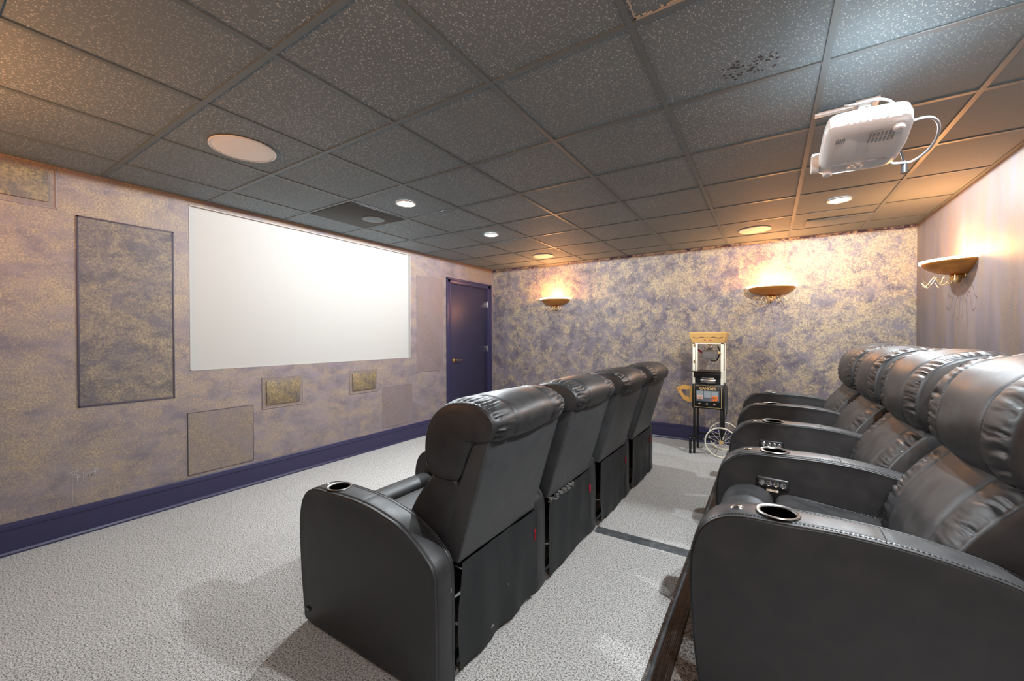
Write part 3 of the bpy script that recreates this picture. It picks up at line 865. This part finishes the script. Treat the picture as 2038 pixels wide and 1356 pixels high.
# ceiling mount (world aligned thing of its own)
mt = thing('projector_mount', 'white metal ceiling bracket holding the projector', 'bracket', (.36, 2.40, H))
bm = bmesh.new(); box(bm, -.17, -.01, .10, .13, -.010, .004, bev=.002); box(bm, -.02, .07, .07, .15, -.012, .004, bev=.003); link('ceiling_plate', bm, M_white, mt)
bm = bmesh.new(); tube(bm, [(.02, .10, -.01), (.02, .06, -.10), (-.01, -.12, -.20), (-.05, -.30, -.285)], .012, 10); box(bm, -.01, .04, .08, .13, -.05, -.01, bev=.003); link('arm', bm, M_steel, mt)
bm = bmesh.new(); 
for sx in (-1, 1): tube(bm, [(-.05, -.28, -.278), (-.05 + sx * .06, -.25, -.280), (-.05 + sx * .08, -.21, -.290)], .007, 8)
link('claw', bm, M_black, mt)
bm = bmesh.new()
P = [(.36, 2.40, 2.40), (.40, 2.36, 2.37), (.44, 2.28, 2.30), (.46, 2.20, 2.20)]
tube(bm, catmull([(.30, 2.46, 2.408), (.34, 2.42, 2.385), (.39, 2.36, 2.36), (.42, 2.25, 2.29), (.43, 2.14, 2.19)], 6, closed=False), .005, 8)
tube(bm, catmull([(.42, 2.0, 2.09), (.48, 2.02, 2.10), (.525, 2.10, 2.10), (.545, 2.2, 2.085), (.54, 2.30, 2.07), (.51, 2.36, 2.06), (.47, 2.34, 2.055), (.44, 2.33, 2.06), (.435, 2.30, 2.085)], 8, closed=False), .005, 8)
cable = tag(link('projector_cable', bm, mat('cable_grey', (.45, .45, .46), .35), smooth=70), 'grey cable looping out behind the projector', 'cable')
bm = bmesh.new(); cyl(bm, (.487, 2.36, 2.015), .012, .05, 'z', 16, .010); tube(bm, [(.487, 2.36, 2.06), (.472, 2.33, 2.09), (.45, 2.28, 2.11)], .004, 6)
link('plug', bm, M_blackp, cable)

# ---------------------------------------------------------------- popcorn cart
X0, Y0, PW, PD = -.718, 4.90, .308, .30
pc = thing('popcorn_machine', 'tall old-style popcorn cart with a glass case and wheels by the far wall', 'popcorn machine', (X0, Y0, 0))
FR = 0.0
bm = bmesh.new()     # flared header
def ring4(z, e): return [bm.verts.new(p) for p in ((-e, -e, z), (PW + e, -e, z), (PW + e, PD + e, z), (-e, PD + e, z))]
q = [ring4(1.245, .004), ring4(1.352, .032), ring4(1.362, .032), ring4(1.364, .02)]
for A, Bq in zip(q, q[1:]):
    for k in range(4): bm.faces.new((A[k], A[(k + 1) % 4], Bq[(k + 1) % 4], Bq[k]))
bm.faces.new(q[0]); bm.faces.new(q[-1])
hdr = link('header', bm, M_header, pc, smooth=0)
fa = math.atan2(.028, .107)
bm = bmesh.new()
for s in (-1, 1):
    tube(bm, [(PW / 2 + s * (.035 + .011 * k), -.0195 - .0012 - (.006 * math.sin(k * .75)) * .26, 1.305 + .006 * math.sin(k * .75)) for k in range(10)], .0026, 5)
    cyl(bm, (PW / 2 + s * .145, -.022, 1.308), .004, .004, 'y', 10)
link('scrollwork', bm, M_scroll, hdr)
bm = bmesh.new(); 
for s in (-1, 1): cyl(bm, (PW / 2 + s * .028, -.014, 1.278), .010, .006, 'y', 14)
link_each('red_emblem', bm, M_red, hdr)
bm = bmesh.new()
for s in (-1, 0, 1): cyl(bm, (PW / 2 + s * .022, -.0225, 1.305 + .003 * (s == 0)), .0035, .006, 'y', 10)
link_each('dot', bm, M_scroll, hdr)
# glass case
cs = bmesh.new(); pw = .026
for (a, b) in ((0, 0), (PW - pw, 0), (0, PD - pw), (PW - pw, PD - pw)): box(cs, a, a + pw, b, b + pw, .785, 1.245, bev=.002)
box(cs, 0, PW, 0, .012, 1.232, 1.245); box(cs, 0, PW, PD - .012, PD, 1.232, 1.245); box(cs, 0, .012, 0, PD, 1.232, 1.245); box(cs, PW - .012, PW, 0, PD, 1.232, 1.245)
link('case_frame', cs, M_cream, pc)
bm = bmesh.new(); box(bm, .030, .052, -.004, .004, .93, 1.235, bev=.001); link('door_stile', bm, M_cream, pc)
bm = bmesh.new()
for z in (1.20, 1.02): cyl(bm, (.018, -.006, z), .007, .03, 'z', 10)
link_each('hinge', bm, M_brass, pc)
bm = bmesh.new(); box(bm, .006, .009, pw, PD - pw, .93, 1.232); box(bm, PW - .009, PW - .006, pw, PD - pw, .93, 1.232); box(bm, pw, PW - pw, .006, .009, .93, 1.232)
link_each('glass_pane', bm, M_glass, pc)
link('knob', (lambda b: (cyl(b, (PW - .04, -.012, 1.14), .013, .014, 'y', 12), b)[1])(bmesh.new()), M_goldp, pc)
# kettle
KX, KY, KZ = PW / 2 + .01, PD / 2, 1.06
bm = bmesh.new(); lathe(bm, [(.0001, 0), (.070, 0), (.080, .010), (.084, .075), (.086, .088), (.078, .094), (.03, .100), (.0001, .102)], (KX, KY, KZ), 32); kt = link('kettle', bm, mat('kettle_metal', (.62, .62, .62), .4, .35), pc, smooth=50)
bm = bmesh.new(); box(bm, KX - .028, KX + .022, KY - .004, KY + .012, KZ + .09, 1.235, bev=.002); box(bm, KX - .07, KX + .07, KY - .012, KY + .02, KZ + .094, KZ + .108, bev=.003); tube(bm, [(KX - .07, KY, KZ + .13), (KX - .03, KY - .02, KZ + .10), (KX + .03, KY - .02, KZ + .12)], .005, 8); link('hanger', bm, M_chrome, kt)
bm = bmesh.new(); tube(bm, [(KX - .085, KY - .02, KZ + .07), (KX - .125, KY - .04, KZ + .11)], .010, 8); link('kettle_handle', bm, M_red, kt)
bm = bmesh.new(); tube(bm, catmull([(KX + .075, KY - .01, KZ + .15), (KX + .095, KY - .02, KZ + .09), (KX + .085, KY - .03, KZ + .02), (KX + .05, KY - .03, KZ - .02), (KX + .0, KY - .02, KZ - .012)], 6, closed=False), .006, 8); link('kettle_cord', bm, M_blackp, kt)
# tray lip and drawer under the glass
bm = bmesh.new(); box(bm, -.006, PW - .02, -.045, .0, .922, .932, bev=.002); box(bm, .012, PW - .024, -.012, .0, .862, .925, bev=.002); box(bm, .022, PW - .022, .002, PD - .01, .785, .925)
link('tray_lip', bm, M_black, pc)
link('drawer_plate', (lambda b: (box(b, .085, .235, -.022, -.004, .800, .842, bev=.003), b)[1])(bmesh.new()), M_steel, pc)
link('latch', B(.10, .22, -.026, -.020, .852, .860, bev=.001), M_steel, pc)
# lower candy cabinet
cab = link('candy_cabinet', B(-.004, PW + .004, -.004, PD, .515, .787, bev=.003), M_black, pc)
bm = bmesh.new(); ly = -.006
for (a, b, c_, d_) in ((.016, .019, .535, .745), (PW - .019, PW - .016, .535, .745), (.016, PW - .016, .530, .533)): box(bm, a, b, ly, -.003, c_, d_)
tube(bm, [(.02 + .006 * k, ly, .768 + .005 * math.sin(k * .9)) for k in range(12)], .0014, 5); tube(bm, [(PW - .02 - .006 * k, ly, .768 + .005 * math.sin(k * .9)) for k in range(12)], .0014, 5)
tube(bm, [(.09, ly, .771), (PW - .09, ly, .771)], .0016, 5)
tube(bm, [(.018 + .004 * math.sin(k * .9), ly, .745 - .0 + .003 * k) for k in range(7)], .0013, 5); tube(bm, [(PW - .018 - .004 * math.sin(k * .9), ly, .745 + .003 * k) for k in range(7)], .0013, 5)
link('pinstripe', bm, M_goldp, cab, smooth=60)
text_obj('CANDIES', .040, M_goldp, cab, (PW / 2, -.006, .738), (PI / 2, 0, 0), spacing=1.0, depth=.0012)
bm = bmesh.new(); box(bm, .038, .270, -.0055, -.002, .598, .718); link('window', bm, mat('dark_window', (.10, .11, .12), .1), cab)
bm = bmesh.new()
for a in (.044, .118, .192): box(bm, a, a + .066, -.0072, -.004, .640, .712)
link_each('bin_glass', bm, mat('bin_glass', (.26, .28, .29), .12), cab)
def candies(m, x0, x1, z0, z1, seed):
    rnd = random.Random(seed); bm = bmesh.new()
    for k in range(60):
        x = rnd.uniform(x0, x1); z = rnd.uniform(z0, z1); lathe(bm, [(.0001, .006), (.0045, .003), (.0045, -.003), (.0001, -.006)], (x, -.009, z), 6)
    o = link('candy', bm, m, cab, smooth=60); o['kind'] = 'stuff'
candies(M_pink, .048, .106, .622, .662, 1); candies(M_orange, .196, .254, .606, .658, 2)
bm = bmesh.new(); 
for a in (.075, .150, .225): cyl(bm, (a, -.020, .572), .014, .018, 'y', 16)
link_each('dispenser_knob', bm, M_blackp, cab)
bm = bmesh.new()
for k, a in enumerate((.075, .150, .225)): box(bm, a - .010, a + .010, -.026, -.019, .568, .576, bev=.002)
link_each('knob_grip', bm, M_goldp, cab)
# legs, rails, front feet
for (a, b) in ((.006, .006), (PW - .03, .006), (.006, PD - .03), (PW - .03, PD - .03)):
    link('leg', B(a, a + .024, b, b + .024, .0 if a < .1 else .14, .515, bev=.002), M_black, pc)
bm = bmesh.new(); box(bm, .006, PW, .008, .026, .165, .190, bev=.002); box(bm, .006, PW, PD - .026, PD - .008, .165, .190, bev=.002); box(bm, .008, .026, -.03, PD, .185, .205, bev=.002); link('lower_rail', bm, M_black, pc)
link('front_foot', B(-.032, -.008, -.02, .004, 0, .20, bev=.003), M_black, pc)
bm = bmesh.new(); box(bm, -.034, .01, -.022, .006, .192, .21, bev=.002); link('foot_bracket', bm, M_black, pc)
bm = bmesh.new()
for (a, z) in ((.018, .20), (.018, .178), (.12, .178), (-.02, .18)): cyl(bm, (a, -.006 if a > 0 else -.026, z), .005, .004, 'y', 8)
link_each('bolt', bm, M_white, pc)
# wheels
for yy in (-.03, PD + .02):
    wr = .162; cx, cz = PW - .015, wr + .003
    bm = bmesh.new(); tube(bm, [(cx + wr * math.cos(2 * PI * k / 48) * .975, yy, cz + wr * .975 * math.sin(2 * PI * k / 48)) for k in range(48)], .0075, 8, closed=True)
    wh = link('wheel', bm, M_cream, pc, smooth=60)
    bm = bmesh.new()
    for k in range(12):
        a = 2 * PI * k / 12 + .2; tube(bm, [(cx + .02 * math.cos(a), yy, cz + .02 * math.sin(a)), (cx + wr * .96 * math.cos(a), yy, cz + wr * .96 * math.sin(a))], .0017, 6)
    link('spokes', bm, M_cream, wh, smooth=60)
    bm = bmesh.new(); cyl(bm, (cx, yy - .014, cz), .020, .028, 'y', 18); cyl(bm, (cx, yy - .022, cz), .010, .01, 'y', 12); link('hub', bm, M_goldp, wh)
bm = bmesh.new(); tube(bm, [(PW - .015, -.03, .165), (PW - .015, PD + .02, .165)], .007, 8)
tube(bm, catmull([(PW - .09, .0, .15), (PW - .07, -.01, .11), (PW, -.01, .10), (PW + .09, -.01, .11), (PW + .11, -.01, .15)], 5, closed=False), .006, 6); link('axle', bm, M_cream, pc)
# wooden push handle
bm = bmesh.new()
for yy in (.02,):
    prism(bm, [(-.004, .755), (-.10, .760), (-.165, .735), (-.172, .715), (-.10, .600), (-.05, .575), (-.004, .578)], 'y', yy, yy + .020)
hd_ = bm
tmp = link('t', bm, M_wood); cb = bmesh.new(); prism(cb, [(-.035, .715), (-.115, .712), (-.125, .700), (-.085, .640), (-.035, .625)], 'y', -.1, PD + .1); bmesh.ops.recalc_face_normals(cb, faces=cb.faces[:])
cm = bpy.data.meshes.new('c'); cb.to_mesh(cm); cb.free(); co_ = bpy.data.objects.new('c', cm); C.objects.link(co_)
md = tmp.modifiers.new('b', 'BOOLEAN'); md.operation = 'DIFFERENCE'; md.object = co_; md.solver = 'EXACT'
dg = bpy.context.evaluated_depsgraph_get(); me = bpy.data.meshes.new_from_object(tmp.evaluated_get(dg)); bpy.data.objects.remove(tmp); bpy.data.objects.remove(co_)
me.name = 'push_handle'; me.materials.clear(); me.materials.append(M_wood); child('push_handle', me, pc)
bm = bmesh.new(); cyl(bm, (-.155, .01, .722), .012, .05, 'y', 14); link('handle_bar', bm, M_wood, pc)
# power cord down the side
bm = bmesh.new(); tube(bm, catmull([(PW + .004, .02, .79), (PW + .025, .02, .785), (PW + .034, .02, .74), (PW + .034, .02, .60), (PW + .030, .02, .47), (PW + .015, .02, .415), (PW - .006, .02, .40)], 6, closed=False), .005, 8); link('power_cord', bm, M_blackp, pc)
